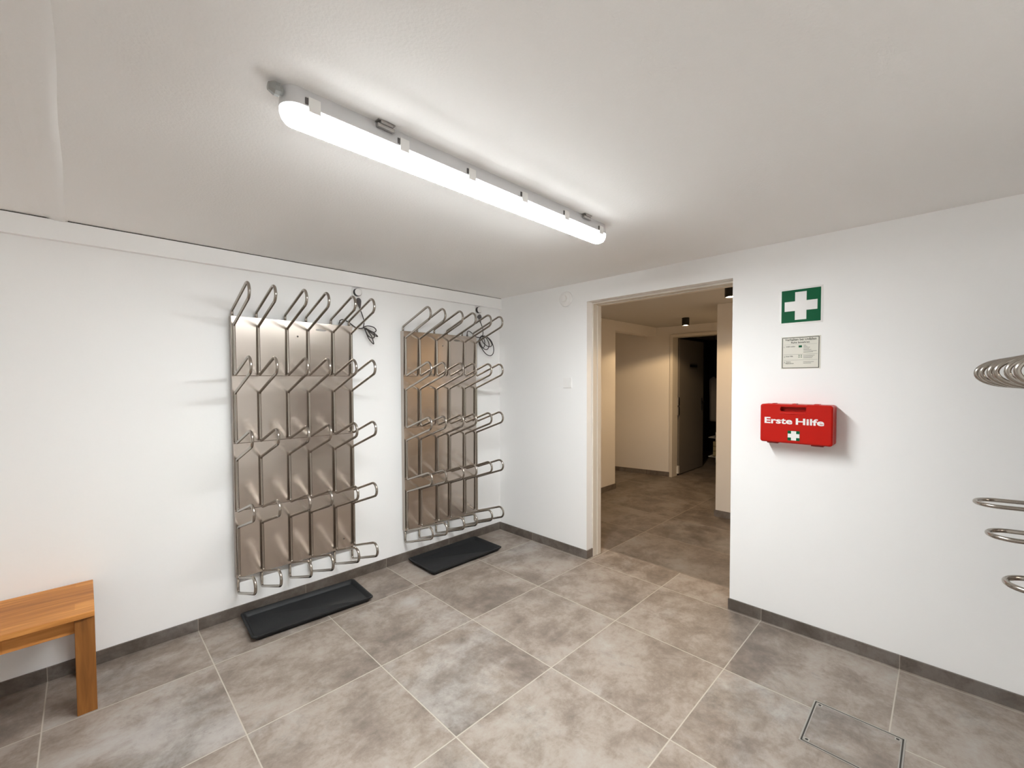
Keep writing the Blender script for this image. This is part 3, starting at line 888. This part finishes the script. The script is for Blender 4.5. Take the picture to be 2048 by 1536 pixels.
# ------------------------------------------------------------------ first aid case
KY0, KY1, KZ0, KZ1, KX = -2.559, -2.232, 1.077, 1.288, -0.112
kit = tag(empty('first_aid_case', (0, (KY0+KY1)/2, KZ0)), 'red plastic first aid case with white lettering hung on the right wall', 'first aid kit')
HY0, HY1 = -2.446, -2.328      # handle slot
def kbm(bm, x0, x1, inset=0.0):
    """case half with a handle recess at the top: side-to-side prism"""
    y0, y1, z0, z1 = KY0+inset, KY1-inset, KZ0+inset, KZ1-inset
    c = 0.013
    P_ = []
    def arc(cy, cz, a0):
        for k in range(5):
            a = math.radians(a0+90*k/4)
            P_.append((cy+c*math.cos(a), cz+c*math.sin(a)))
    arc(y1-c, z1-c, 0); arc(y0+c, z1-c, 90); arc(y0+c, z0+c, 180); arc(y1-c, z0+c, 270)
    return P_
def case_half(name, x0, x1, edge, m_, parent, slot=True):
    bm = bmesh.new()
    outer = kbm(bm, x0, x1)
    hz0, hz1 = KZ1-0.038, KZ1-0.012
    def hole():
        c = 0.008; P_ = []
        for (cy, cz, a0) in ((HY1-c, hz1-c, 0), (HY0+c, hz1-c, 90), (HY0+c, hz0+c, 180), (HY1-c, hz0+c, 270)):
            for k in range(4):
                a = math.radians(a0+90*k/3); P_.append((cy+c*math.cos(a), cz+c*math.sin(a)))
        return P_
    def sc(P_, d):
        cy, cz = (KY0+KY1)/2, (KZ0+KZ1)/2
        hy, hz = (KY1-KY0)/2, (KZ1-KZ0)/2
        return [(cy+(a-cy)*(hy-d)/hy, cz+(b-cz)*(hz-d)/hz) for a, b in P_]
    f0 = [bm.verts.new((x0+0.0, a, b)) for a, b in sc(outer, edge)]
    f1 = [bm.verts.new((x0+edge, a, b)) for a, b in outer]
    b1_ = [bm.verts.new((x1, a, b)) for a, b in outer]
    n = len(outer)
    for A_, B_ in ((f0, f1), (f1, b1_)):
        for k in range(n): bm.faces.new((A_[k], A_[(k+1)%n], B_[(k+1)%n], B_[k]))
    if slot:
        hp = hole(); nh = len(hp)
        h0 = [bm.verts.new((x0, a, b)) for a, b in hp]; h1_ = [bm.verts.new((x0+0.035, a, b)) for a, b in hp]
        for k in range(nh): bm.faces.new((h0[k], h1_[k], h1_[(k+1)%nh], h0[(k+1)%nh]))
        bm.faces.new(h1_)
        es = [bm.edges.get((f0[k], f0[(k+1)%n])) for k in range(n)] + [bm.edges.get((h0[k], h0[(k+1)%nh])) for k in range(nh)]
        bmesh.ops.triangle_fill(bm, edges=[e for e in es if e], use_beauty=True)
    else:
        bm.faces.new(f0)
    bm.faces.new(b1_[::-1])
    o = fin(name, bm, m_, parent); autosmooth(o, 40); loc(o, kit)
    return o
lid = case_half('case_front', KX, KX+0.052, 0.006, M['red'], kit)
case_half('case_back', KX+0.056, -0.004, 0.003, M['red'], kit, False)
loc(box('seam', KX+0.052, KX+0.056, KY0+0.003, KY1-0.003, KZ0+0.003, KZ1-0.003, M['redin'], kit), kit)
loc(boxes('handle', [(KX-0.001, KX+0.010, HY0-0.004, HY1+0.004, KZ1-0.013, KZ1-0.0005)], M['red'], kit, 0.002), kit)
loc(boxes('grip_ridge', [(KX-0.0015, KX+0.002, HY0+0.003, HY1+0.002, KZ1-0.052, KZ1-0.046)], M['red'], lid, 0.0015), kit)
for yy in (-2.288, -2.492):
    loc(boxes('latch', [(KX+0.020, KX+0.085, yy-0.027, yy+0.027, KZ0-0.008, KZ0+0.002)], M['redin'], kit, 0.002), kit)
for yy, w_ in ((-2.29, 0.008), (-2.386, 0.010), (-2.485, 0.012)):
    loc(boxes('hinge', [(KX+0.030, KX+0.075, yy-w_, yy+w_, KZ1-0.001, KZ1+0.004)], M['red'], kit, 0.0015), kit)
loc(box('wall_bracket', -0.0045, 0.0, KY0+0.02, KY1-0.02, KZ0+0.03, KZ1-0.02, M['gold'], kit), kit)
for w_, y_, wd in (('Erste', -2.2535, 0.1315), ('Hilfe', -2.4005, 0.1235)):
    tx = put_text('lettering', w_, 0.046, wallB(y_, 1.1825, KX-0.0006), M['signwhite'], lid, width=wd, offset=0.0013)
    loc(tx, kit)
cy_, cz_ = -2.3915, 1.120
em = box('emblem', KX-0.0008, KX-0.0001, cy_-0.0275, cy_+0.0275, cz_-0.0265, cz_+0.0265, M['green'], lid); loc(em, kit)
cr = boxes('white_cross', [(KX-0.0014, KX-0.0009, cy_-0.0265, cy_+0.0265, cz_-0.0105, cz_+0.0105), (KX-0.0014, KX-0.0009, cy_-0.0115, cy_+0.0115, cz_-0.0250, cz_-0.0106), (KX-0.0014, KX-0.0009, cy_-0.0115, cy_+0.0115, cz_+0.0106, cz_+0.0250)], M['signwhite'], em); loc(cr, kit)

# ------------------------------------------------------------------ small wall devices
al = tag(empty('wall_alarm', (0, -0.790, 2.090)), 'round white domed alarm high on the wall left of the doorway', 'alarm')
bm = bmesh.new(); add_lathe(bm, [(0.062, 0.0), (0.063, 0.006), (0.060, 0.014), (0.050, 0.020), (0.038, 0.024), (0.030, 0.025)], (-1,0,0), (0,0,0), seg=48)
a_ = fin('alarm_base', bm, M['whitepl'], al); autosmooth(a_, 30)
bm = bmesh.new(); add_lathe(bm, [(0.027, 0.025), (0.027, 0.042), (0.025, 0.046), (0.012, 0.049)], (-1,0,0), (0,0,0), seg=36)
a_ = fin('knob', bm, M['whitepl'], al); autosmooth(a_, 30)
sw = tag(empty('light_switch', (0, -0.806, 1.405)), 'square white light switch on the wall left of the doorway', 'switch')
box('switch_frame', -0.009, 0.0, -0.0415, 0.0415, -0.0415, 0.0415, M['whitepl'], sw, 0.002)
box('rocker', -0.0125, -0.0092, -0.029, 0.029, -0.030, 0.029, M['whitepl'], sw, 0.001)

# ------------------------------------------------------------------ things in the dark storeroom
st = tag(empty('wire_shelf', (4.85, -0.55, 0)), 'low white wire shelf in the dark room behind the open grey door', 'shelf')
bm = bmesh.new()
for z in (0.145, 0.462):
    for x in (4.62, 5.05): add_tube(bm, [Vector((x, -0.235, z)), Vector((x, -0.95, z))], 0.008, 8)
    for y in (-0.235, -0.95): add_tube(bm, [Vector((4.62, y, z)), Vector((5.05, y, z))], 0.006, 8)
    for k in range(11):
        yy = -0.27-0.06*k
        add_tube(bm, [Vector((4.62, yy, z)), Vector((5.05, yy, z))], 0.003, 6)
for x in (4.62, 5.05):
    add_tube(bm, [Vector((x, -0.95, 0.0)), Vector((x, -0.95, 0.52))], 0.008, 8)
for x in (4.95, 5.05):
    add_tube(bm, [Vector((x, -0.235, 0.0)), Vector((x, -0.235, 0.52))], 0.008, 8)
sh = fin('shelf_frame', bm, M['wire'], st, True); loc(sh, st)
cr_ = tag(empty('wooden_crate', (4.80, -0.46, 0.1555)), 'pale wooden crate on the wire shelf in the dark room', 'crate')
bm = bmesh.new()
for k in range(3):
    z = 0.158+0.082*k
    add_box(bm, 4.665, 4.675, -0.66, -0.29, z, z+0.072); add_box(bm, 4.965, 4.975, -0.66, -0.29, z, z+0.072)
    add_box(bm, 4.675, 4.965, -0.66, -0.65, z, z+0.072); add_box(bm, 4.675, 4.965, -0.30, -0.29, z, z+0.072)
add_box(bm, 4.675, 4.965, -0.65, -0.30, 0.156, 0.166)
o = fin('crate_body', bm, M['crate'], cr_); loc(o, cr_)
gm = tag(empty('hanging_towel', (4.66, -0.30, 0.74)), 'pale grey cloth hanging in the dark room behind the open grey door', 'towel')
bm = bmesh.new()
rows = []
for i in range(22):
    v_ = i/21
    z = 0.735 + 0.735*v_
    hw = 0.072*(1-0.15*v_) if v_ < 0.9 else 0.062*math.sqrt(max(0.02, 1-((v_-0.9)/0.1)**2))
    ring = []
    for k in range(28):
        a = 2*math.pi*k/28
        rr = 1+0.12*math.sin(5*a+2*v_)+0.06*math.sin(9*a-3*v_)
        ring.append(bm.verts.new((4.66+0.035*rr*math.sin(a), -0.292-0.018*(1-v_)+hw*rr*math.cos(a), z)))
    rows.append(ring)
for i in range(21):
    for k in range(28): bm.faces.new((rows[i][k], rows[i][(k+1)%28], rows[i+1][(k+1)%28], rows[i+1][k]))
bm.faces.new(rows[0][::-1]); bm.faces.new(rows[-1])
o = fin('towel_cloth', bm, M['cloth'], gm, True); loc(o, gm)
bm = bmesh.new(); add_tube(bm, [Vector((4.66, -0.30, 1.468)), Vector((4.66, -0.30, H))], 0.004, 8)
o = fin('hook', bm, M['black'], gm, True); loc(o, gm)
